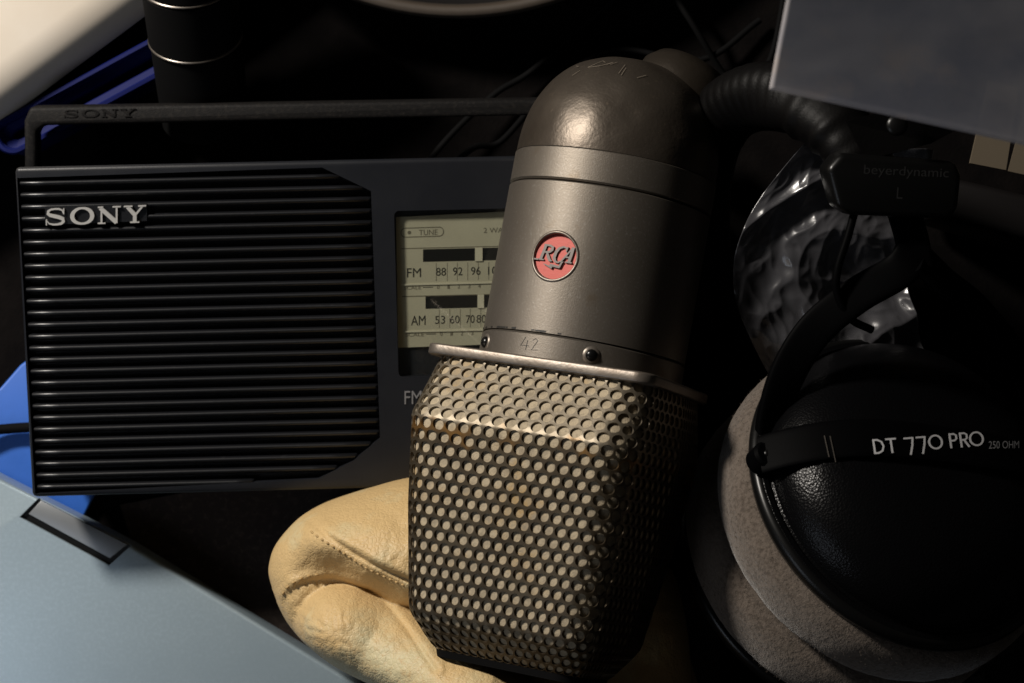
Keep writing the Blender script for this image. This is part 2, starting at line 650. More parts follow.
def logo_map(x, y, h):
    px = 46 + x * (100.5 / 6.04)
    py = 225.5 - (px - 46) * 0.034 - y * 17.2
    u, v = rp(px, py)
    return Vector((u, v, 0.0001 + h))


stroke_mesh("logo_lettering", SS, logo_map, 0.0008, M_chrome, radio)
# dial
dw = -0.0026
prism("dial_panel", [rp(398, 347.5, dw), rp(640, 339, dw), rp(640, 205, dw), rp(396, 217, dw)], dw - 0.0003, dw + 0.0003, M_dial, radio)
F1 = rmap(dw + 0.0004)


def sk(px, py):
    """dial rows drop towards the left like the radio itself: pixel offset for column px"""
    return py - (px - 440) * 0.024


def dquad(name, x0, y0, x1, y1, h, m):
    pts = [F1(x0, sk(x0, y1), h), F1(x1, sk(x1, y1), h), F1(x1, sk(x1, y0), h), F1(x0, sk(x0, y0), h)]
    w0 = dw + 0.0003
    me = prism_me(name, [(p.x, p.y) for p in pts], w0, w0 + h)
    return link(name, me, m, radio, False)


dquad("dial_strip", 401, 283, 640, 284.6, 0.0003, M_dial2)
dquad("dial_strip", 402, 295.2, 640, 296.2, 0.00004, M_ink2)
dquad("dial_strip", 404, 330, 640, 331.6, 0.0003, M_dial2)
dquad("dial_strip", 401, 247.3, 640, 248.2, 0.00004, M_ink2)
dquad("tuning_slot", 423, 249, 640, 261.5, 0.00004, M_slot)
dquad("tuning_slot", 425.5, 295.5, 640, 308.5, 0.00004, M_slot)
dquad("pointer", 475, 248.5, 482.5, 262, 0.0003, M_dial2)
dquad("pointer", 477.5, 295.5, 484, 309, 0.0003, M_dial2)
for x in (436, 447, 457, 467.5, 478, 488.5, 499):
    dquad("tick", x, 263, x + .55, 281, 0.00003, M_ink2)
for x in (439, 449.5, 460, 470, 480.5, 491):
    dquad("tick", x, 309.5, x + .55, 328, 0.00003, M_ink2)


def dtext(s, x0, y0, x1, y1, m=M_ink):
    """y0 = top, y1 = bottom in pixels"""
    xm = (x0 + x1) / 2

    def f(x, y, h):
        u, v = rp(x, y - (x - xm) * 0.024, dw)
        return Vector((u, v, dw + 0.00036 + h))
    text_fit("dial_text", s, f, x0, y1, x1, y0, 0.0, m, radio)


dtext("FM", 407, 268, 421, 277)
for s, x0, x1 in (("88", 436, 446), ("92", 453, 462.5), ("96", 471, 480.5), ("100", 488, 503)):
    dtext(s, x0, 267.5 - (x0 - 440) * .024, x1, 275.5 - (x0 - 440) * .024)
dtext("AM", 411, 315.5, 425.5, 325)
for s, x0, x1 in (("53", 435, 445), ("60", 450, 459.5), ("70", 466, 474.5), ("80", 476.5, 486)):
    dtext(s, x0, 315.5 - (x0 - 440) * .024, x1, 323.5 - (x0 - 440) * .024)
dtext("SCALE", 404, 285.8, 421, 289.3, M_ink2)
dtext("SCALE", 405.5, 332.5, 424, 336.2, M_ink2)
dquad("dial_strip", 423, 286.8, 433, 287.4, 0.00004, M_ink)
dquad("dial_strip", 426, 333.6, 436, 334.2, 0.00004, M_ink)
for i, s in enumerate("01234"):
    x = 437 + i * 10.3
    dtext(s, x, 285 - i * .25, x + 2.4, 288.8 - i * .25, M_ink2)
for i, s in enumerate("0123"):
    x = 440 + i * 10.3
    dtext(s, x, 331.8 - i * .25, x + 2.4, 335.6 - i * .25, M_ink2)
dtext("TUNE", 419, 229.5, 437.5, 235, M_ink2)
dtext("2 WAY", 483.5, 227.5, 508, 232.5, M_ink2)
dtext("FM", 404.5, 392.5, 421, 404.5, M_grey) if False else None
pill = [(p[0], p[1]) for p in rrect(401, 227.5, 443.5, 236.5, 4.4)]
pill.append(pill[0])
stroke_mesh("dial_text", [(pill, 0.42), (arc(409.3, 232, .9, .9, 0, 360), 0.95)], lambda x, y, h: (lambda q: Vector((q[0], q[1], dw + 0.00033 + h)))(rp(x, y - (x - 422) * .03, dw)), 0.00003, M_ink2, radio)
F0 = rmap(0.00025)
text_fit("band_text", "FM", lambda x, y, h: F0(x, y - (x - 404) * .02, h), 404.5, 404.3, 421.5, 391, 0.0, M_grey, radio)
prism("dial_window", rrect(wu0 + .0002, wv1 + .0002, wx - .0002, wv0 - .0002, 0.0014), -0.0012, -0.0006, M_pane, radio, 0, 1, False)
# carrying handle
hw0 = -0.022


def hp(px, py):
    return rp(px, py, hw0)


ho = [hp(24.5, 172), hp(24, 121), hp(30, 107), hp(660, 97), hp(660, 150), hp(649, 150), hp(640, 113), hp(44, 125.5), hp(36.5, 131), hp(36.5, 172)]
prism("handle", ho, hw0 - 0.010, hw0, M_handle, radio, 0.0012, 3)
hn = radio.children[-1] if radio.children else None
HS = []
for pts, hw in SS:
    HS.append((pts, [h * 1.1 for h in hw] if isinstance(hw, list) else hw * 1.1))


def handle_map(x, y, h):
    px = 64 + x * (72 / 6.04)
    py = 117.8 - (px - 64) * 0.02 - y * 7.8
    u, v = rp(px, py, hw0)
    return Vector((u, v, hw0 - 0.0002 + h))


stroke_mesh("handle_lettering", HS, handle_map, 0.00042, M_handle, radio)
# hinge plugs where the handle meets the sides
for uu in (0.0008, RW - 0.0008):
    lathe("handle_pivot", [(0, 0.0012), (0.005, 0.0012), (0.006, 0.0), (0.006, -0.002), (0, -0.002)], M_handle, radio, 32,
          Matrix.Translation((uu, -0.006, hw0 - 0.005)) @ Matrix.Rotation(math.radians(-90 if uu < 0.01 else 90), 4, 'Y'))

# ------------------------------------------------------------------ microphone
PHI = math.radians(27)
ay = Vector((0.178, 0.98, -0.085)).normalized()
nz = (Vector((0, 0, 1)) - ay * ay.z).normalized()
rx = ay.cross(nz)
az = nz * math.cos(PHI) - rx * math.sin(PHI)
ax = ay.cross(az)
MO = P(577.5, 383, 0.083)
MM = Matrix(((ax.x, ay.x, az.x, MO.x), (ax.y, ay.y, az.y, MO.y), (ax.z, ay.z, az.z, MO.z), (0, 0, 0, 1)))
mic = thing("studio_microphone", "vintage brown metal ribbon microphone with perforated grille and round red RCA emblem", "microphone", MM)
ROTY = Matrix.Rotation(math.radians(-90), 4, 'X')   # lathe axis z -> local +y
R = 0.029
Y0, YB, Y1, Y2 = 0.003, 0.0098, 0.0525, 0.0620
DH = 0.0315
# body tube with a recess for the emblem
EY = 0.0312
bm = bmesh.new()
tube = lathe("tmp", [(0, YB + .0002), (R, YB + .0002), (R, Y1 - .0004), (R - .0006, Y1), (0, Y1)], M_umber, None, 160, ROTY, None)
tm = tube.data
bpy.data.objects.remove(tube)
cut = bpy.data.meshes.new("cut")
bm = bmesh.new()
bmesh.ops.create_cone(bm, cap_ends=True, segments=64, radius1=0.0064, radius2=0.0066, depth=0.0040, matrix=Matrix.Translation((0, EY, R - 0.0014 + 0.0020)))
bm.to_mesh(cut)
bm.free()
me = boolean_cut(tm, [cut])
link("body_tube", me, M_umber, mic, True, 30)
# emblem
lathe("emblem", [(0, 0), (0.0062, 0), (0.0062, -0.0006)], M_red, mic, 64, Matrix.Translation((0, EY, R - 0.00125)))
lathe("emblem_rim", [(0.00625, -0.0013), (0.00640, 0.0001), (0.0066, 0.0003), (0.0069, 0.0003), (0.0073, -0.0001), (0.0073, -0.0012)], M_plate, mic, 96, Matrix.Translation((0, EY, R)), None)
rim = mic.children[-1] if mic.children else None
for o in [c for c in bpy.data.objects if c.name == "emblem_rim"]:
    for v in o.data.vertices:       # drape the rim over the tube
        v.co.z += math.sqrt(max(R * R - v.co.x ** 2, 0)) - R + 0.00005


def rca():
    out = []
    sl = 0.22

    def add(pts, hw):
        out.append(([(x + sl * y, y) for x, y in pts], hw))
    # R
    add([(.10, .0), (.10, 1.0)], .085)
    add([(-.15, .03), (.32, .03)], .04)
    add([(-.02, .97), (.35, .97)], .04)
    add([(.10, .95), (.40, .95), (.58, .86), (.60, .70), (.50, .55), (.12, .50)], [.05, .06, .085, .09, .07, .04])
    add([(.34, .50), (.52, .25), (.70, .03), (.86, .0)], [.06, .09, .09, .03])
    # C
    add([(1.52, .74), (1.46, .90), (1.26, .96), (1.02, .84), (.90, .56), (.92, .22), (1.08, .0), (1.28, -.05), (1.50, .12)], [.03, .06, .05, .075, .10, .10, .075, .05, .03])
    add([(1.53, .66), (1.53, .98)], .035)
    # A
    add([(1.42, .0), (1.62, .42), (1.88, .98)], .05)
    add([(1.88, .98), (1.93, .5), (1.95, .0)], .095)
    add([(1.55, .34), (1.95, .34)], .045)
    add([(1.72, .03), (2.15, .03)], .04)
    # base line to the left and the bolt below
    out.append(([(-.42, .015), (-.02, .015)], .045))
    out.append(([(.36, -.22), (.95, -.42)], [.02, .07]))
    out.append(([(.90, -.40), (.80, -.24)], .04))
    out.append(([(.78, -.25), (1.45, -.33)], [.07, .07]))
    out.append(([(1.40, -.34), (1.52, -.04), (1.62, .04)], [.07, .05, .02]))
    return out


def rca_map(x, y, h):
    k = 0.0047
    return Vector(((x - 1.03) * k, EY - 0.0013 + y * k * 0.95, R - 0.0012 + h))


stroke_mesh("emblem_lettering", rca(), rca_map, 0.0005, M_letter, mic)
# collar band, shoulder ring, dome
lathe("collar_band", [(0.02, Y0 - .0005), (R + .0001, Y0 - .0005), (R + .0001, YB - .0006), (R - .0006, YB), (0.02, YB)], M_umber, mic, 128, ROTY, 30)
lathe("shoulder_ring", [(0.02, Y1 + .0003), (R - .0006, Y1 + .0003), (R, Y1 + .0008), (R, Y2 - .0003), (R - .0003, Y2), (0.02, Y2)], M_umber, mic, 128, ROTY, 30)
dp = [(R - .0002, Y2 + .0001)]
for k in range(1, 33):
    a = math.radians(90 * k / 32)
    dp.append((max((R - .0002) * math.cos(a) ** 0.80, 0) if k < 32 else 0, Y2 + DH * math.sin(a) ** 0.95))
dome = lathe("dome_cap", dp, M_dome, mic, 128, ROTY, None)
for v in dome.data.vertices:
    p = v.co
    d = 0.00030 * mnoise.noise(Vector((p.x * 110, p.y * 110, p.z * 110))) * min(1, max(0, (p.y - Y2) / 0.006))
    # two small dents
    for c, rr, dd in (((-0.004, Y2 + 0.017, 0.021), 0.004, 0.0006), ((0.012, Y2 + 0.010, 0.022), 0.005, 0.0006)):
        q = (p - Vector(c)).length / rr
        d -= dd * math.exp(-q * q * 2)
    nn = Vector((p.x, p.y - Y2, p.z)).normalized()
    v.co = p + nn * d
# rounded lug behind the dome
kd = (ax * 0.50 + ay * 0.72 - az * 0.42)
kl = Vector((0.20, 0.93, -0.30)).normalized()
lathe("stand_lug", [(0.0, 0.0105), (0.0075, 0.0104), (0.0118, 0.0090), (0.0140, 0.0058), (0.0146, 0.001), (0.0146, -0.012)], M_lug, mic, 64,
      Matrix.Translation(Vector((0.0068, Y2 + 0.0062, -0.004)) + kl * 0.0195) @ kl.to_track_quat('Z', 'Y').to_matrix().to_4x4(), None)


def cyl(theta, y, h=0.0):
    return Vector(((R + h) * math.sin(theta), y, (R + h) * math.cos(theta)))


# scratches: thin bare lines in the dome and the shoulder
def dome_pt(th, el, h=0.00004):
    r = (R - .0002) * math.cos(el) ** 0.80
    p = Vector((r * math.sin(th), Y2 + DH * math.sin(el) ** 0.95, r * math.cos(th)))
    return p + Vector((p.x, p.y - Y2, p.z)).normalized() * h


rs = random.Random(3)
scr = []
D = math.radians
marks = [[(-.10, 1.02), (-.16, .93), (-.22, .86)], [(-.10, 1.02), (-.02, .98)], [(-.22, .86), (-.05, .90), (.10, 1.0)], [(.10, 1.0), (.03, .93)], [(.16, 1.02), (.08, .94)],
         [(.30, .98), (.26, .80)], [(.33, .92), (.30, .78)], [(.62, .85), (.50, .78)], [(-.36, .72), (-.30, .80)], [(-.5, .9), (-.42, .88)]]
for mk_ in marks:
    scr.append((mk_, 0.0045 if len(mk_) > 2 else 0.0032))
stroke_mesh("scratch", scr, lambda x, y, h: dome_pt(x, y, 0.00034 + h), 0.00003, M_scratch, mic)
# number scratched in the band
n42 = [([(.30, 1.0), (.0, .30), (.62, .34)], .022), ([(.48, .75), (.44, 0)], .022), ([(.85, .8), (1.05, .98), (1.22, .82), (.86, .05), (1.3, .12)], .022)]
stroke_mesh("scratched_number", n42, lambda x, y, h: cyl(-.10 + (x - .6) * 0.0043 / R, Y0 + .0016 + y * .0036, .00012 + h), 0.00004, M_ink, mic)
# chipped paint along the band seam
chip = []
for k in range(26):
    t = -1.25 + 1.5 * rs.random() ** 1.5
    chip.append(([(t, 0), (t + .02 + .03 * rs.random(), .00012 * rs.random())], .00015 + .00012 * rs.random()))
stroke_mesh("paint_chip", chip, lambda x, y, h: cyl(x, YB + .0005 + y, .00006 + h), 0.00003, M_ink, mic)
for th in (-44, 30, 136, -150):
    t = D(th)
    q = Vector((math.sin(t), 0, math.cos(t))).to_track_quat('Z', 'Y').to_matrix().to_4x4()
    s = lathe("screw", [(0, .0014), (.0009, .0013), (.0015, .0008), (.0017, 0.0001), (.0017, -.001)], M_screw, mic, 24, Matrix.Translation(cyl(t, Y0 + .0030)) @ q, None)
    lathe("washer", [(.0014, .0003), (.0024, .00025), (.0026, -.0004)], M_plate, s, 24, Matrix.Translation(cyl(t, Y0 + .0030)) @ q, None)
# collar plate
HX, HZ, RC = 0.031, 0.031, 0.0085


def plate_poly(hx, hz, rc):
    return rrect(-hx, -hz, hx, hz, rc, 8)


MP = Matrix.Rotation(math.radians(-90), 4, 'X')
pme = prism_me("collar_plate", [(x, -z if z > 0 else -z * 0.48) for x, z in plate_poly(0.0348, 0.0300, 0.005)][::-1], 0.0, 0.0031, 0.0007, 3)
pme.transform(MP)
link("collar_plate", pme, M_plate, mic, True, 35)

# perforated grille: hexagon cells with round holes wrapped on a tapered box
tmpl = []
for (cx, cz, a0) in ((HX - RC, HZ - RC, 90), (HX - RC, -HZ + RC, 0), (-HX + RC, -HZ + RC, -90), (-HX + RC, HZ - RC, -180)):
    for k in range(9):
        a = math.radians(a0 - 90 * k / 8)
        tmpl.append((cx + RC * math.cos(a), cz + RC * math.sin(a)))
tmpl.append(tmpl[0])
tl = [0.0]
for i in range(1, len(tmpl)):
    tl.append(tl[-1] + math.hypot(tmpl[i][0] - tmpl[i - 1][0], tmpl[i][1] - tmpl[i - 1][1]))
PER = tl[-1]
tl_np, tx_np, tz_np = np.array(tl), np.array([p[0] for p in tmpl]), np.array([p[1] for p in tmpl])
# stations (y, hx, hz)
ST = [(0.0005, .0325, .0280), (-0.0010, .0327, .0284), (-0.0166, .0346, .0360), (-0.0180, .0345, .0364), (-0.0195, .0343, .0362), (-0.0420, .0325, .0322), (-0.0690, .0290, .0268), (-0.0708, .0286, .0261), (-0.0724, .0278, .0250), (-0.0790, .0235, .0185), (-0.0802, .0222, .0168)]
sl = [0.0]
for i in range(1, len(ST)):
    sl.append(sl[-1] + math.hypot(ST[i][0] - ST[i - 1][0], ST[i][2] - ST[i - 1][2]))
SLEN = sl[-1]
sl_np = np.array(sl)
sy, sx, sz = (np.array([s[i] for s in ST]) for i in range(3))


def gpt(s, t, inset=0.0):
    """s: distance round the template, t: distance down the profile"""
    s = s % PER
    X, Z = np.interp(s, tl_np, tx_np), np.interp(s, tl_np, tz_np)
    y, hx, hz = np.interp(t, sl_np, sy), np.interp(t, sl_np, sx), np.interp(t, sl_np, sz)
    return Vector((X / HX * (hx - inset), y, Z / HZ * (hz - inset) * (1.0 if Z > 0 else 0.5)))


NC = 66
cw = PER / NC
rh = 0.00325
NRW = int(SLEN / rh)
rh = SLEN / NRW
HR = 0.435
vs, fs, key = [], [], {}
rg = random.Random(11)


def vtx(s, t):
    k = (round((s % PER) * 1e6), round(t * 1e6))
    if k[0] == round(PER * 1e6):
        k = (0, k[1])
    if k not in key:
        key[k] = len(vs)
        vs.append(gpt(s, min(max(t, 0), SLEN)))
    return key[k]


for r in range(NRW):
    for c in range(NC):
        cs = (c + (0.5 if r % 2 else 0.0)) * cw
        ct = (r + 0.5) * rh
        # hexagon, pointy top; vertical size so that rows tile
        hexp = []
        vv = [(0, 2 / 3.), (.5, 1 / 3.), (.5, -1 / 3.), (0, -2 / 3.), (-.5, -1 / 3.), (-.5, 1 / 3.)]
        for i in range(6):
            a, b = vv[i], vv[(i + 1) % 6]
            for q in range(4):
                hexp.append((a[0] + (b[0] - a[0]) * q / 4, a[1] + (b[1] - a[1]) * q / 4))
        outer = [vtx(cs + p[0] * cw, ct + p[1] * rh) for p in hexp]
        inner = []
        jr = HR * (1 + rg.uniform(-.035, .03))
        ox, oy = rg.uniform(-.012, .012) * cw, rg.uniform(-.012, .012) * cw
        for p in hexp:
            ang = math.atan2(p[1] * rh, p[0] * cw)
            inner.append(len(vs))
            vs.append(gpt(cs + ox + jr * cw * math.cos(ang), min(max(ct + oy + jr * cw * math.sin(ang) * 0.99, 0), SLEN)))
        NV = len(hexp)
        for i in range(NV):
            j = (i + 1) % NV
            fs.append((outer[i], outer[j], inner[j], inner[i]))
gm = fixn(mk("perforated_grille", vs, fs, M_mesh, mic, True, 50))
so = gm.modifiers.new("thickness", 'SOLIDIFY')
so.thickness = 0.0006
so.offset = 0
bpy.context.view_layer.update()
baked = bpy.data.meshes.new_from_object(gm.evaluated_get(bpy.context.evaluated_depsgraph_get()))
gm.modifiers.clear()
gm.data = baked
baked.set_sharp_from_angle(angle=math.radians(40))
vs, fs = [], []
NS, NT = 120, 60
for j in range(NT + 1):
    for i in range(NS):
        vs.append(gpt(PER * i / NS, SLEN * j / NT, 0.00055))
for j in range(NT):
    for i in range(NS):
        fs.append((j * NS + i, j * NS + (i + 1) % NS, (j + 1) * NS + (i + 1) % NS, (j + 1) * NS + i))
fs.append(tuple(NT * NS + i for i in range(NS)))
fixn(mk("lining_cloth", vs, fs, M_lining, mic, True, 60))
vs = [gpt(PER * i / NS, SLEN, -0.0003) + Vector((0, 0.0002, 0)) for i in range(NS)] + [gpt(PER * i / NS, SLEN, 0.0003) + Vector((0, -0.0022, 0)) for i in range(NS)]
fs = [(i, (i + 1) % NS, NS + (i + 1) % NS, NS + i) for i in range(NS)] + [tuple(NS + i for i in range(NS))]
fixn(mk("end_plate", vs, fs, M_void, mic, True, 40))

# ------------------------------------------------------------------ tan leather pouch
PZ = 0.0205
pouch_c = (500.0, 612.0)
outl = [(270.5, 573), (272, 556), (280, 539), (299, 518), (318, 506), (340, 497), (372, 487), (410, 477.5), (460, 474), (540, 478), (610, 500), (660, 545), (683, 610), (690, 680), (690, 770), (620, 840), (520, 800), (450, 726), (395, 689), (347, 667), (318, 648), (294, 627), (279, 601)]
ctrl = [(275, 565, 26), (285, 540, 32), (300, 520, 36), (320, 508, 36), (345, 508, 40), (410, 485, 38), (410, 520, 46), (345, 522, 44), (318, 522, 42), (412, 566, 48), (378, 550, 47), (330, 535, 42), (412, 584, 41), (375, 568, 37), (335, 552, 33), (305, 545, 32),
        (410, 602, 25), (375, 587, 22), (340, 571, 23), (310, 561, 27), (290, 568, 29), (288, 600, 27), (300, 580, 27), (340, 600, 20), (400, 630, 15), (450, 560, 50), (500, 600, 36), (500, 540, 44), (560, 560, 42), (600, 620, 30), (450, 620, 20), (280, 590, 26), (330, 640, 20), (450, 690, 18), (560, 720, 20)]
LOBE = [(349, 630), (390, 646), (440, 671), (520, 728), (600, 800)]
cp = np.array([(a, b) for a, b, _ in ctrl]) / 100.0
ch = np.array([c for _, _, c in ctrl])


def tps(r):
    return np.where(r > 1e-9, r * r * np.log(np.maximum(r, 1e-9)), 0)


A = tps(np.linalg.norm(cp[:, None] - cp[None], axis=2)) + np.eye(len(cp)) * 0.004
Pm = np.hstack([np.ones((len(cp), 1)), cp])
Lm = np.block([[A, Pm], [Pm.T, np.zeros((3, 3))]])
sol = np.linalg.solve(Lm, np.concatenate([ch, np.zeros(3)]))
oc = [Vector((p[0], p[1], 0)) for p in outl] + [Vector((outl[0][0], outl[0][1], 0))]
oc = spline([oc[-2]] + oc + [oc[1]], 900)
ang = np.array([math.atan2(p.y - pouch_c[1], p.x - pouch_c[0]) for p in oc])
rad = np.array([math.hypot(p.y - pouch_c[1], p.x - pouch_c[0]) for p in oc])
od = np.argsort(ang)
ang, rad = ang[od], rad[od]


def seg_dist(px, py, poly):
    best, side = 1e9, 0
    for (a, b) in zip(poly[:-1], poly[1:]):
        dx, dy = b[0] - a[0], b[1] - a[1]
        t = max(0, min(1, ((px - a[0]) * dx + (py - a[1]) * dy) / (dx * dx + dy * dy)))
        qx, qy = a[0] + t * dx - px, a[1] + t * dy - py
        d = math.hypot(qx, qy)
        if d < best:
            best = d
            side = 1 if dx * (py - a[1]) - dy * (px - a[0]) > 0 else -1
    return best * side


def fine(poly, n=40):
    return [(p.x, p.y) for p in spline([Vector((a, b, 0)) for a, b in poly], n)]


seam1 = fine([(303, 512), (322, 519), (345, 533), (378, 551), (413, 566), (470, 590)])
seam2 = fine([(294, 622), (288, 606), (292, 590), (307, 578), (330, 573), (356, 576), (385, 590), (410, 611), (440, 645)])


def pouch_h(px, py):
    q = np.array([px, py]) / 100.0
    h = float(tps(np.linalg.norm(cp - q, axis=1)) @ sol[:-3] + sol[-3] + sol[-2] * q[0] + sol[-1] * q[1]) / 1000.0
    dl = abs(seg_dist(px, py, LOBE))
    rl = 55.0 + 8.0 * max(0, min(1, (px - 350) / 200))
    if dl < rl:
        hb = 0.013 + 0.035 * math.sqrt(1 - (dl / rl) ** 2) + 0.034 * max(0, min(1, (px + (py - 640) * 0.5 - 370) / 130)) ** 1.2
        kk = 0.004
        m_ = max(kk - abs(h - hb), 0) / kk
        h = max(h, hb) + m_ * m_ * kk * 0.25
    t = math.atan2(py - pouch_c[1], px - pouch_c[0])
    r = math.hypot(py - pouch_c[1], px - pouch_c[0]) / np.interp(t, ang, rad, period=2 * math.pi)
    r = min(r, 1.0)
    e = math.sqrt(max(0.0, 1 - r ** 7))
    d1 = seg_dist(px, py, seam1)
    d2 = seg_dist(px, py, seam2)
    h -= 0.0019 * math.exp(-(d1 / 2.2) ** 2)
    h += 0.0012 * math.exp(-((d1 + 7) / 5.0) ** 2)
    h -= 0.0010 * math.exp(-(d2 / 2.6) ** 2)
    h += 0.0013 * math.exp(-((d2 + 6) / 4.5) ** 2)
    # wrinkles running round the finger near the seam
    wv = math.exp(-((px - 318) / 40) ** 2 - ((py - 612) / 26) ** 2) * 0.0012 * (abs(mnoise.noise(Vector((px * .11, py * .11, 4)))) - .2) * 2
    wv += mnoise.noise(Vector((px * .045, py * .075, 1.3))) * 0.0006 + mnoise.noise(Vector((px * .16, py * .13, 7))) * 0.00035
    return max(0.004 * e, h * e + wv * e), r


NTh, NRr = 560, 170
vs, fs = [], []
top = []
for i in range(NTh):
    t = -math.pi + 2 * math.pi * i / NTh
    R_ = float(np.interp(t, ang, rad, period=2 * math.pi))
    row = []
    for j in range(1, NRr + 1):
        r = (j / NRr)
        r = 1 - (1 - r) ** 1.35
        px, py = pouch_c[0] + R_ * r * math.cos(t), pouch_c[1] + R_ * r * math.sin(t)
        h, _ = pouch_h(px, py)
        zz = PZ + 0.026 + h * 0.80
        # outline was traced at the silhouette height
        row.append(len(vs))
        vs.append(P(px, py, PZ + 0.022).xy.to_3d() + Vector((0, 0, zz)))
    # under side: tuck in
    for (sc, zz) in ((0.995, PZ + 0.006), (0.975, PZ + 0.002), (0.94, PZ + 0.0005)):
        px, py = pouch_c[0] + R_ * sc * math.cos(t), pouch_c[1] + R_ * sc * math.sin(t)
        row.append(len(vs))
        vs.append(P(px, py, PZ + 0.022).xy.to_3d() + Vector((0, 0, zz)))
    top.append(row)
h0, _ = pouch_h(*pouch_c)
ci = len(vs)
vs.append(P(*pouch_c, PZ + 0.022).xy.to_3d() + Vector((0, 0, PZ + .026 + h0 * .80)))
for i in range(NTh):
    a, b = top[i], top[(i + 1) % NTh]
    fs.append((ci, a[0], b[0]))
    for j in range(len(a) - 1):
        fs.append((a[j], a[j + 1], b[j + 1], b[j]))
fs.append(tuple(r[-1] for r in top))
pm = Matrix.Translation(P(500, 612, PZ))
pouch = thing("leather_pouch", "tan leather pouch with stitched seams bulging out under the microphone grille", "pouch", pm)
fixn(mk("leather_shell", vs, fs, M_leather, pouch, True, None, pouch))


def surf(px, py):
    h, _ = pouch_h(px, py)
    return P(px, py, PZ + 0.022).xy.to_3d() + Vector((0, 0, PZ + .026 + h * .80))


vs, fs = [], []


def stitch(p0, p1):
    a, b = surf(*p0), surf(*p1)
    L = (b - a)
    if L.length < 1e-6:
        return
    t = L.normalized()
    s = t.cross(Vector((0, 0, 1))).normalized()
    u = s.cross(t)
    base = len(vs)
    K = 8
    for q, (f, rr, up) in enumerate(((0, .00012, -.00015), (.25, .00032, .0001), (.5, .00036, .0002), (.75, .00032, .0001), (1, .00012, -.00015))):
        c = a + L * f + u * up
        for k in range(K):
            an = 2 * math.pi * k / K
            vs.append(c + s * rr * math.cos(an) + u * rr * math.sin(an))
    for q in range(4):
        for k in range(K):
            fs.append((base + q * K + k, base + q * K + (k + 1) % K, base + (q + 1) * K + (k + 1) % K, base + (q + 1) * K + k))


def run(poly, off, step, gap):
    pts = spline([Vector((a, b, 0)) for a, b in poly], 400)
    d = 0
    last = pts[0]
    start = None
    for i in range(1, len(pts)):
        d += (pts[i] - pts[i - 1]).length
        if start is None and d > gap:
            start = pts[i]
            d = 0
        elif start is not None and d > step:
            stitch((start.x, start.y), (pts[i].x, pts[i].y))
            start = None
            d = 0


run([(316, 512 + 11), (342, 537), (376, 557), (413, 573)], 0, 4.0, 2.0)
run([(286, 592), (293, 581), (304, 573), (318, 568), (330, 567)], 0, 4.5, 3.5)
mk("stitching", vs, fs, M_thread, pouch, True, None, pouch)

# ------------------------------------------------------------------ slate metal case at the lower left
def poly_world(name, pix, z, th, m, parent=None, bev=0.0, world_of=None):
    """outline given in pixels at height z, extruded down by th: world coordinates"""
    pts = [P(a, b, z) for a, b in pix]
    me = prism_me(name, [(p.x, p.y) for p in pts][::-1], z - th, z, bev)
    if world_of is not None:
        me.transform(ROOTS[world_of.name].inverted())
    return link(name, me, m, parent, True, 35)


def line_pt(p, d, t):
    return (p[0] + d[0] * t, p[1] + d[1] * t)


e0, ed = (0, 479.5), (0.866, 0.5)
en = (-0.5, 0.866)
cz = 0.020
case_pix = [(-160, 397), (0, 479), (128, 544), (300, 649), (450, 741), line_pt(line_pt(e0, ed, 520), en, 420), line_pt(line_pt(e0, ed, -160), en, 420)]
cme_p = [P(a, b, cz) for a, b in case_pix]
# hinge notch at the edge
npix = [(38, 498.5), (19.5, 517), (109, 565.5), (131, 546), (150, 528), (60, 480)]
cut = prism_me("cut", [(P(a, b, cz).x, P(a, b, cz).y) for a, b in npix][::-1], cz - 0.0022, cz + 0.01)
me = boolean_cut(prism_me("panel", [(p.x, p.y) for p in cme_p][::-1], 0.006, cz, 0.0012), [cut])
case = thing("metal_case", "slate grey metal case with black-edged hinge notch below the radio's corner", "case", Matrix.Translation(P(0, 600, 0.0)))
me.transform(ROOTS[case.name].inverted())
link("panel", me, M_case, case, True, 30)
poly_world("notch_lining", [(37.5, 498.5), (19.5, 517), (109, 565.5), (130.5, 546)], cz - 0.0014, 0.0030, M_notch, case, 0.0, case)
poly_world("hinge_plate", [(41, 500.5), (28.5, 514), (110, 558.5), (127.5, 544.5)], cz - 0.0004, 0.0022, M_hinge, case, 0.0002, case)
lo = [P(30, 700, 0), P(-60, 560, 0), P(200, 730, 0)]
for a in ((-60, 560), (200, 800), (300, 690), (-60, 700)):
    lathe("foot", [(0, .006), (.006, .006), (.0065, .002), (.006, .0), (0, 0)], M_rim, case, 24, Matrix.Translation(P(*a, 0.003).xy.to_3d() - P(0, 600, 0.0)), 40)

mt_ = poly_world("lit_table_patch", [(120, 505), (300, 470), (720, 500), (720, 760), (200, 760)], 0.0042, 0.0025, mat("lit_table_brown", (0.030, 0.024, 0.022), 0.95, spec=0.05, noise=(600, (0.05, 0.04, 0.035), 0.5, 0.7), bump=[('noise', 1200, 0.5, 0.0003)]))  # added patch: the table's lit tone is put into this paler brown
tag(mt_, "brown patch added for the lit table under the tan leather pouch", "table patch")
# ------------------------------------------------------------------ blue folder and blue tray at the left
fo = poly_world("plastic_folder", [(-90, 430), (-90, 560), (64, 560), (86, 512), (150, 380), (95, 310), (20, 365), (0, 388)], 0.0045, 0.003, M_blue, None, 0.0008)  # upper edge stops where shade begins, so the outline carries that shadow
tag(fo, "bright blue plastic folder lying under the lower left corner of the radio", "folder")
fo["label"] = "bright blue plastic folder lying under the radio's left end"

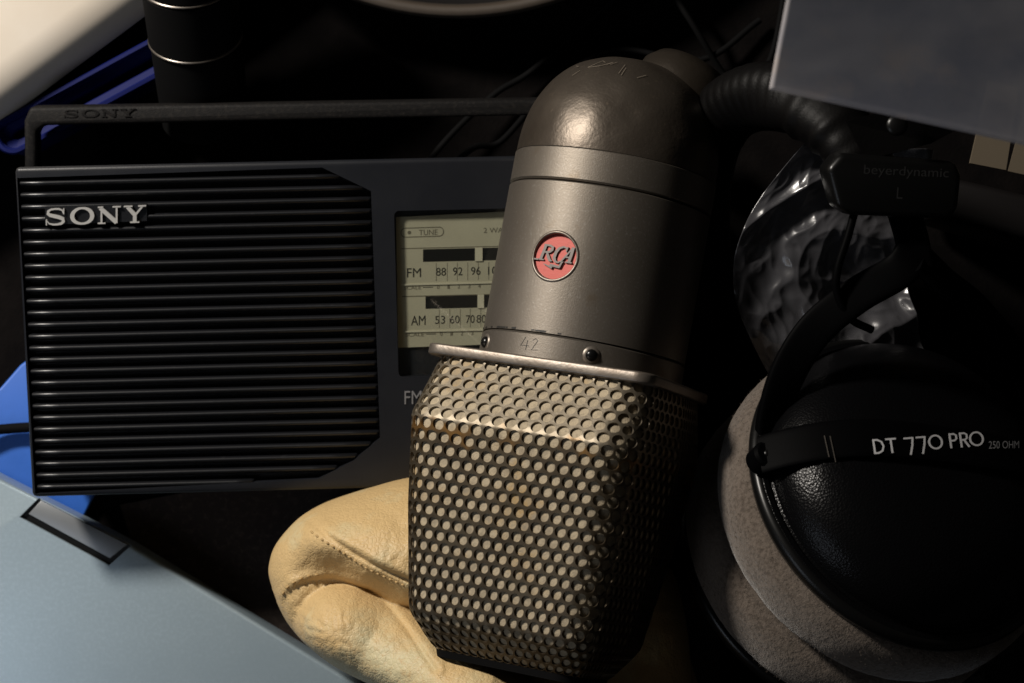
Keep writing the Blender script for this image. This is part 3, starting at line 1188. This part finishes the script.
tc = P(215, 175, 0.0)
td = Vector((math.cos(math.radians(28.5)), math.sin(math.radians(28.5)), 0))
tn = Vector((-td.y, td.x, 0))
corner = P(-13, 127, 0.026)
LT, WT = 0.062, 0.0115
MT = Matrix(((td.x, tn.x, 0, 0), (td.y, tn.y, 0, 0), (0, 0, 1, -0.008), (0, 0, 0, 1)))
org = corner + td * (LT / 2) - tn * (WT / 2)
MT[0][3], MT[1][3] = org.x, org.y
tray = thing("plastic_tray", "narrow dark blue plastic tray with raised lip beside the cream board", "tray", MT)


def ring_loft(name, loops, m, parent, cap=True):
    vs, fs = [], []
    k = len(loops[0])
    for L in loops:
        vs += L
    for q in range(len(loops) - 1):
        for i in range(k):
            j = (i + 1) % k
            fs.append((q * k + i, q * k + j, (q + 1) * k + j, (q + 1) * k + i))
    if cap:
        fs.append(tuple((len(loops) - 1) * k + i for i in range(k)))
    return fixn(mk(name, vs, fs, m, parent, True, 40))


def tl_(ins, z, r=0.012):
    return [Vector((x, y, z)) for x, y in rrect(-LT / 2 + ins, -WT / 2 + ins, LT / 2 - ins, WT / 2 - ins, max(r - ins, 0.003), 8)]


ring_loft("tray_body", [tl_(0.0015, 0.0085, 0.006), tl_(0.0008, 0.0095, 0.006), tl_(0.0008, 0.0322, 0.0055), tl_(0.0018, 0.0322, 0.0055), tl_(0.0020, 0.0305, 0.0055), tl_(0.0040, 0.0295, 0.0055), tl_(0.0044, 0.0285, 0.0055), tl_(0.0046, 0.016, 0.0055), tl_(0.0050, 0.015, 0.0055)], M_navy, tray)
rimo = ring_loft("tray_lip", [tl_(0.0002, 0.0318, 0.0055), tl_(-0.0003, 0.0328, 0.0055), tl_(0.0002, 0.0338, 0.0055), tl_(0.0012, 0.0339, 0.0055), tl_(0.0017, 0.0330, 0.0055)], M_navy, tray, False)

# cable crossing the folder
cb = sweep("black_cable", spline([P(-120, 425, .012), P(-40, 434, .0105), P(0, 429.5, .0085), P(25, 427.5, .0085), P(60, 426, .0095), P(110, 430, .009), P(160, 440, .0065)], 60), circ(0.0016, 14), M_void)
tag(cb, "black cable crossing the bright blue folder beside the radio", "cable")

# ------------------------------------------------------------------ cream board at the upper left
bz = 0.036
bd = [(-260, 296), (0, 113), (144, 6), (350, -150), (120, -420), (-420, -60)]
bo = poly_world("cream_board", bd, bz, 0.026, M_cream, None, 0.0125)
bo.data.materials.clear()
bo.data.materials.append(M_cream)
tag(bo, "thick cream board with rounded edge raised above the blue tray", "board")
bl = [P(a, b, bz) for a, b in bd]

# ------------------------------------------------------------------ dark things behind the radio
cyM = Matrix.Translation(P(200, 40, 0.034)) @ Matrix.Rotation(math.radians(-90), 4, 'X') @ Matrix.Rotation(0, 4, 'Z')
cyl_root = thing("black_canister", "black cylindrical canister with thin bright rings standing behind the radio", "canister", Matrix.Translation(P(200, 40, 0.0)) )
k = (CAMZ - 0.05) / FPX
A0 = P(200, 74, 0.025) - P(200, 40, 0.0)
adir = Vector((-0.02, 0.72, 0.62)).normalized()
MQ = Matrix.Translation(A0) @ adir.to_track_quat('Z', 'Y').to_matrix().to_4x4()
lathe("canister_body", [(0, -.017), (.0135, -.017), (.0138, 0.0), (.0138, .0125), (.0132, .013), (.0132, .0137), (.0142, .0142), (.0142, .032), (.0134, .0325), (.0134, .0335), (.0142, .034), (.0142, .06), (0, .06)], M_void, cyl_root, 64, MQ, 35)
for hh in (.0135, .0330):
    lathe("canister_ring", [(.0130, hh - .0008), (.0143, hh - .0003), (.0145, hh), (.0143, hh + .0003), (.0130, hh + .0008)], M_ring, cyl_root, 64, MQ, None)

dish_root = thing("round_dish", "dark round dish with dull grey rim at the back of the pile", "dish", Matrix.Translation(P(460, -281, 0.001)))
rd = 0.098
lathe("dish_bowl", [(0, .001), (.06, .0), (.075, .002), (rd - .003, .022), (rd - .004, .0225), (.073, .005), (0, .004)], M_bar, dish_root, 128, None, 40)
lathe("dish_rim", [(rd - .0045, .0222), (rd - .003, .0240), (rd - .001, .0240), (rd, .0222), (rd - .002, .0212)], mat("dull_grey_rim", (0.045, 0.034, 0.025), 0.6), dish_root, 128, None, None, True)
for nm, pts, lab in (("thin_cable", [(380, 250, .004), (430, 160, .010), (490, 98, .008), (530, 72, .006), (590, 20, .006), (660, -40, .008)], "thin dark cable running from behind the radio past the dome"),
                     ("thin_cable", [(420, 200, .004), (470, 150, .012), (500, 142, .010), (545, 95, .005), (610, 50, .004), (700, 60, .006), (760, 20, .004)], "thin cable curling just left of the microphone dome"),
                     ("thin_cable", [(640, -60, .008), (690, 20, .010), (735, 85, .004), (770, 60, .012), (790, -40, .01)], "thin cable looping beside the milky plastic sheet")):
    c_ = sweep(nm, spline([P(a, b, z) for a, b, z in pts], 80), circ(0.0010, 10), M_void)
    tag(c_, lab, "cable")
# ------------------------------------------------------------------ headphones
hn_ = Vector((0.357, 0.505, 0.788)).normalized()
hs = Vector((0.95, 0.075, 0)) 
hs = (hs - hn_ * hs.dot(hn_)).normalized()
hu = hn_.cross(hs)
HC = P(905, 492, 0.100)
MH = Matrix(((hs.x, hu.x, hn_.x, HC.x), (hs.y, hu.y, hn_.y, HC.y), (hs.z, hu.z, hn_.z, HC.z), (0, 0, 0, 1)))
hp_ = thing("headphones", "black studio headphones lying on their side with grey velour ear pads", "headphones", MH)
shell_p = [(.0455, -.001), (.0468, 0.0005), (.0470, .0022), (.0460, .0034), (.0446, .0036), (.0438, .0030), (.0432, .0036), (.0430, .0065), (.0420, .0095), (.0395, .0135), (.0350, .0175), (.0280, .0208), (.0190, .0228), (.0100, .0236), (0, .0238)]
PT = 0.0205


def pad_prof():
    out = []
    r0, r1 = 0.0290, 0.0500
    rm, hr = (r0 + r1) / 2, (r1 - r0) / 2
    for i in range(40):
        t = 2 * math.pi * i / 40
        c, s = math.cos(t), math.sin(t)
        out.append((rm + hr * math.copysign(abs(c) ** .75, c), -PT / 2 + PT / 2 * math.copysign(abs(s) ** .7, s)))
    return out


def fuzz(o, amp):
    for v in o.data.vertices:
        p = v.co
        d = mnoise.noise(p * 160) * amp + mnoise.noise(p * 420) * amp * .55
        c = Vector((p.x, p.y, 0))
        c = c.normalized() * 0.0395 if c.length > 1e-6 else c
        ctr = Vector((c.x, c.y, p.z * 0.5))
        v.co = p + v.normal * d


for k, flip in enumerate((False, True)):
    Q = Matrix.Identity(4) if not flip else Matrix.Translation((0, 0, -0.0430)) @ Matrix.Rotation(math.pi, 4, 'X')
    cup = lathe("ear_cup", shell_p, M_shell, hp_, 128, Q, 40)
    lathe("cup_rim", [(.0440, -.0012), (.0472, -.0012), (.0478, .0002), (.0478, .0020), (.0470, .0030), (.0458, .0034), (.0449, .0030)], M_rim, cup, 128, Q, None)
    pd = lathe("ear_pad", pad_prof(), M_velour, hp_, 220, Q @ Matrix.Translation((0, 0, -.0008)), None, True)
    fuzz(pd, 0.00022)
    # pile of the velour: short fibres standing on the pad
    bmv = bmesh.new()
    bmv.from_mesh(pd.data)
    src = [(v.co.copy(), v.normal.copy()) for v in bmv.verts]
    for _ in range(16000):
        c0, n0 = src[rs.randrange(len(src))]
        jit = Vector((rs.gauss(0, 1), rs.gauss(0, 1), rs.gauss(0, 1)))
        tng = jit - n0 * jit.dot(n0)
        if tng.length < 1e-6:
            continue
        tng.normalize()
        c1 = c0 + tng * rs.random() * 0.0009 - n0 * 0.0002
        tip = c1 + (n0 * 0.9 + jit * 0.45).normalized() * rs.uniform(0.0005, 0.0011)
        sd = n0.cross(tng) * 0.00007
        bmv.faces.new((bmv.verts.new(c1 - sd), bmv.verts.new(c1 + sd), bmv.verts.new(tip)))
    bmv.to_mesh(pd.data)
    bmv.free()
    lathe("pad_lining", [(0, -.004), (.031, -.004)], M_table, pd, 64, Q, None)
    # strap across the cup, held at two pivots
    path = []
    for i in range(41):
        t = -1 + 2 * i / 40
        path.append(Q @ Vector((t * 0.0476, 0.0015, 0.0245 - 0.0175 * abs(t) ** 3.2)))
    zz = (Q.to_3x3() @ Vector((0, 0, 1)))
    sweep("name_strap", path, superell(0.0057, 0.0011, 5, 20), M_black, hp_, zz)
    for sg in (-1, 1):
        piv = lathe("pivot", [(0, .0014), (.0030, .0014), (.0038, .0007), (.0040, -.004), (.0, -.004)], M_black, hp_, 32, Q @ Matrix.Translation((sg * 0.0466, 0.0012, 0.0078)), 40)
        lathe("pivot_pin", [(0, .0018), (.0010, .0017), (.0012, .0010)], M_rim, piv, 16, Q @ Matrix.Translation((sg * 0.0466, 0.0012, 0.0078)), None)

# strap lettering


def strap_h(x):
    t = min(1, abs(x) / 0.049)
    return 0.0245 - 0.0175 * t ** 3.2 + 0.0011


def inv_cup(px, py, hh):
    """pixel -> local (x, y) on the cup's plane h = hh"""
    o = Vector((0, 0, CAMZ))
    d = P(px, py, 0.0) - o
    q0 = HC + hn_ * hh
    t = (q0 - o).dot(hn_) / d.dot(hn_)
    q = o + d * t - HC
    return q.dot(hs), q.dot(hu)


def strap_map(px, py, h):
    x, y = inv_cup(px, py, 0.0245)
    x, y = inv_cup(px, py, strap_h(x))
    return Vector((x, y, strap_h(x) + 0.00008 + h))


def dt_strokes():
    o = []
    w_ = .058
    # D
    o.append(([(.06, 0), (.06, 1)], w_))
    o.append(([(.06, .94), (.30, .94), (.56, .80), (.66, .5), (.56, .2), (.30, .06), (.06, .06)], w_))
    # T
    x = .83
    o.append(([(x, .94), (x + .66, .94)], w_))
    o.append(([(x + .33, .94), (x + .33, 0)], w_))
    # 7 7 old style (hang below the line)
    for x in (1.98, 2.74):
        o.append(([(x, .90), (x + .60, .90)], w_))
        o.append(([(x + .56, .92), (x + .48, .4), (x + .30, -.22)], w_))
    # 0 round
    x = 3.93
    o.append(([(x + .40 * math.cos(2 * math.pi * i / 24), .5 + .44 * math.sin(2 * math.pi * i / 24)) for i in range(25)], w_))
    # P R
    for x in (4.86, 5.52):
        o.append(([(x, 0), (x, 1)], w_))
        o.append(([(x, .94), (x + .26, .94), (x + .40, .84), (x + .40, .62), (x + .26, .50), (x, .50)], w_))
    o.append(([(x + .20, .50), (x + .48, 0)], w_))
    # O
    x = 6.50
    o.append(([(x + .40 * math.cos(2 * math.pi * i / 24), .5 + .44 * math.sin(2 * math.pi * i / 24)) for i in range(25)], w_))
    return o


def dt_map(x, y, h):
    px = 874 + x * 15.9 + y * -2.2
    py = 454.5 - (px - 874) * 0.078 - y * 15.0
    return strap_map(px, py, h)


stroke_mesh("strap_lettering", dt_strokes(), dt_map, 0.00005, M_white, hp_)
text_fit("strap_lettering", "250 OHM", lambda x, y, h: strap_map(x, y - (x - 988) * .02, h), 988.5, 449, 1019, 441.5, 0.00005, M_grey, hp_)
# end lines on the strap
stroke_mesh("strap_mark", [([(826, 440), (832, 466)], .5), ([(819, 441), (824, 462)], .6)], strap_map, 0.00005, M_ring, hp_)

# yoke arms (world coordinates)
hz_ = 0.098
flat = superell(0.0050, 0.0016, 4, 20)
ya = spline([P(772, 455, 0.1060), P(772, 425, 0.1100), P(787, 375, 0.1150), P(815, 330, 0.1180), P(856, 296, 0.1190), P(900, 270, 0.1190), P(915, 248, 0.1180)], 50)
sweep("yoke", ya, flat, M_black, hp_, hn_, None, hp_)
yb = spline([P(1042, 446, 0.0780), P(1034, 400, 0.0840), P(1012, 350, 0.0940), P(980, 310, 0.1060), P(945, 282, 0.1140), P(920, 258, 0.1180)], 50)
sweep("yoke", yb, flat, M_black, hp_, hn_, None, hp_)
sweep("slider_rod", spline([P(917, 268, 0.1185), P(912, 240, 0.1185), P(905, 215, 0.1180), P(898, 190, 0.1180)], 20), superell(0.0046, 0.0011, 4, 20), M_black, hp_, Vector((0, 0.2, 1)), None, hp_)
# slider housing
SBc = P(889, 184, 0.1230)
sb_x = Vector((0.985, -0.03, -0.17)).normalized()
sb_z = (Vector((0.12, -0.12, 0.98)) - sb_x * Vector((0.12, -0.12, 0.98)).dot(sb_x)).normalized()
sb_y = sb_z.cross(sb_x)
MS = Matrix(((sb_x.x, sb_y.x, sb_z.x, SBc.x), (sb_x.y, sb_y.y, sb_z.y, SBc.y), (sb_x.z, sb_y.z, sb_z.z, SBc.z), (0, 0, 0, 1)))
LS = MH.inverted() @ MS
sp = [(-.0185, .0035), (-.0150, .0078), (.0170, .0068), (.0188, .0030), (.0185, -.0060), (.0160, -.0085), (-.0110, -.0085), (-.0150, -.0065)]
sm = prism_me("slider_housing", sp[::-1], -.006, .004, .0022, 4)
sm.transform(LS)
sh = link("slider_housing", sm, M_rim, hp_, True, 35)
text_fit("maker_name", "beyerdynamic", lambda x, y, h: LS @ Vector((x, y, .00405 + h)), -.0085, .0018, .0150, .0050, 0.0, mat("embossed_black", (0.02, 0.02, 0.02), 0.35), sh)
text_fit("side_letter", "L", lambda x, y, h: LS @ Vector((x, y, .00405 + h)), .0010, -.0036, .0026, -.0006, 0.0, bpy.data.materials["embossed_black"], sh)

# headband: padded arch down to the far slider
hb = spline([P(872, 178, .116), P(856, 152, .117), P(832, 122, .113), P(796, 100, .105), P(757, 97, .094), P(725, 114, .082), P(706, 150, .070), P(698, 200, .060), P(700, 260, .050), P(710, 315, .045)], 260)


def hbs(t):
    rib = 0.022 * abs(math.sin(t * math.pi * 46)) if 0.34 < t < 0.62 else 0.0
    wob = 0.03 * math.sin(t * 71) + 0.02 * math.sin(t * 133 + 1)
    return (0.80 + 0.2 * min(1, t / .25)) * (1 + rib + (wob if t < .34 else 0))


sweep("headband_pad", hb, superell(0.0095, 0.0078, 2.3, 32), M_pad, hp_, Vector((0.3, -0.2, 0.95)), hbs, hp_, 80)
sn = lathe("snap_button", [(0, .0010), (.0018, .0009), (.0027, .0004), (.0029, 0), (0, -.001)], M_rim, hp_, 32, MH.inverted() @ Matrix.Translation(P(897, 125, 0.1310)), None)
# leather tab under the milky sheet that the button closes
tb = [P(846, 122, 0.1265), P(905, 104, 0.1300), P(960, 128, 0.1260), P(932, 143, 0.1260), P(866, 160, 0.1250)]
tv = tb + [v - Vector((0, 0, .002)) for v in tb]
kk = len(tb)
fixn(mk("headband_tab", tv, [tuple(range(kk))[::-1], tuple(kk + i for i in range(kk))] + [(i, (i + 1) % kk, kk + (i + 1) % kk, kk + i) for i in range(kk)], M_pad, hp_, False, None, hp_))
sweep("slider_rod", spline([P(712, 300, 0.0450), P(730, 340, 0.0420), P(760, 380, 0.0400)], 14), superell(0.0046, 0.0011, 4, 20), M_black, hp_, Vector((0, 0, 1)), None, hp_)
# thin wire from the housing to the cup
sweep("cup_wire", spline([P(854, 214, 0.1210), P(848, 236, 0.1220), P(838, 268, 0.1220), P(837, 292, 0.1210), P(850, 318, 0.1190), P(872, 330, 0.1160)], 50), circ(.0011, 12), M_black, hp_, Vector((1, 0, 0)), None, hp_)
# strain relief and cord at the bottom
srp = spline([P(945, 618, .060), P(962, 640, .056), P(976, 672, .050), P(990, 720, .044), P(1010, 800, .04)], 90)
sweep("strain_relief", srp[:56], circ(.0042, 20), M_rim, hp_, Vector((1, 0, 0)), lambda t: (1 - .35 * t) * (1 + .16 * (1 if math.sin(t * 2 * math.pi * 9) > 0 else -1)), hp_)
sweep("cord", srp[50:], circ(.0021, 14), M_rim, hp_, Vector((1, 0, 0)), None, hp_)

# ------------------------------------------------------------------ plastics and scraps at the right
def sheet(name, corners, nu, nv, amp, fr, m, seed, thick=0.0003, folds=(), bulge=0):
    a, b, c, d = corners
    vs, fs = [], []
    for j in range(nv + 1):
        for i in range(nu + 1):
            s, t = i / nu, j / nv
            p = (a * (1 - s) + b * s) * (1 - t) + (d * (1 - s) + c * s) * t
            p.x -= bulge * 0.00028 * math.sin(math.pi * t) * (1 - s)
            if bulge:      # crumpled film: creases where folded noise turns over
                p.x -= 0.00028 * s * (26 * math.sin(math.pi * t) + 9 * mnoise.noise(Vector((t * 5, 0, 1))))
                h = 0.0
                for o_, a_ in ((1.0, 1.0), (2.4, .40), (5.3, .12)):
                    h += a_ * (1 - abs(mnoise.noise(Vector((s * fr * o_ + seed, t * fr * o_ * 1.1, seed + o_)))) * 2.2)
                h *= amp
            else:
                h = mnoise.fractal(Vector((s * fr, t * fr, seed)), 1.0, 2.0, 3) * amp
            top_ = 0.0
            for (s0, t0, s1, t1, wd, hh) in folds:
                dd = abs(seg_dist(s, t, [(s0, t0), (s1, t1)]))
                if dd < 4 * wd:
                    k_ = .35 + .75 * mnoise.noise(Vector((s * 19, t * 19, 2)))
                    top_ = max(top_, hh * k_ * math.exp(-(dd / wd) ** 2))
            h += top_
            vs.append(p + Vector((0, 0, h)))
    for j in range(nv):
        for i in range(nu):
            q = j * (nu + 1) + i
            fs.append((q, q + 1, q + nu + 2, q + nu + 1))
    o = mk(name, vs, fs, m, None, True)
    md = o.modifiers.new("thickness", 'SOLIDIFY')
    md.thickness = thick
    return o


ms = sheet("plastic_sheet", [P(798, -60, .235), P(1090, -60, .250), P(1090, 156, .205), P(770, 86, .195)], 60, 40, .0004, 2.2, M_sheet, 3.0, .0012)
tag(ms, "milky grey translucent plastic sheet lying over the headband", "plastic sheet")
fm = sheet("clear_bag", [P(801, 146, .092), P(932, 150, .082), P(932, 372, .074), P(768, 374, .078)], 180, 200, .0034, 2.3, M_film, 21.0, .0002, (), 52)
tag(fm, "crumpled clear plastic bag seen through the headphone arch", "plastic bag")
for (pix, lab, z) in ((([(989, 80), (1019, 88), (1006, 170), (970, 163)]), "beige card strip under the plastic sheet, left of two", .062), (([(1030, 92), (1062, 100), (1040, 178), (1008, 171)]), "beige card strip at the frame's right edge under the plastic", .062)):
    cd = poly_world("card_strip", pix, z, .0015, M_card)
    tag(cd, lab, "card strip", "beige card strips")
bb = poly_world("black_case", [(930, 172), (1100, 212), (1100, 262), (940, 214)], .058, .05, M_bar, None, .0022)
tag(bb, "black hard case with rounded edges beside the slider housing", "case")
for nm, pts, rr in (("tan_cord", [(672, 600, .010), (678, 632, .012), (686, 660, .014), (697, 700, .016), (705, 760, .012)], .0013),):
    c_ = sweep(nm, spline([P(a, b, z + .02) for a, b, z in pts], 40), circ(rr, 12), M_stick)
    tag(c_, "thin tan cord lying between the microphone and the ear pads", "cord")
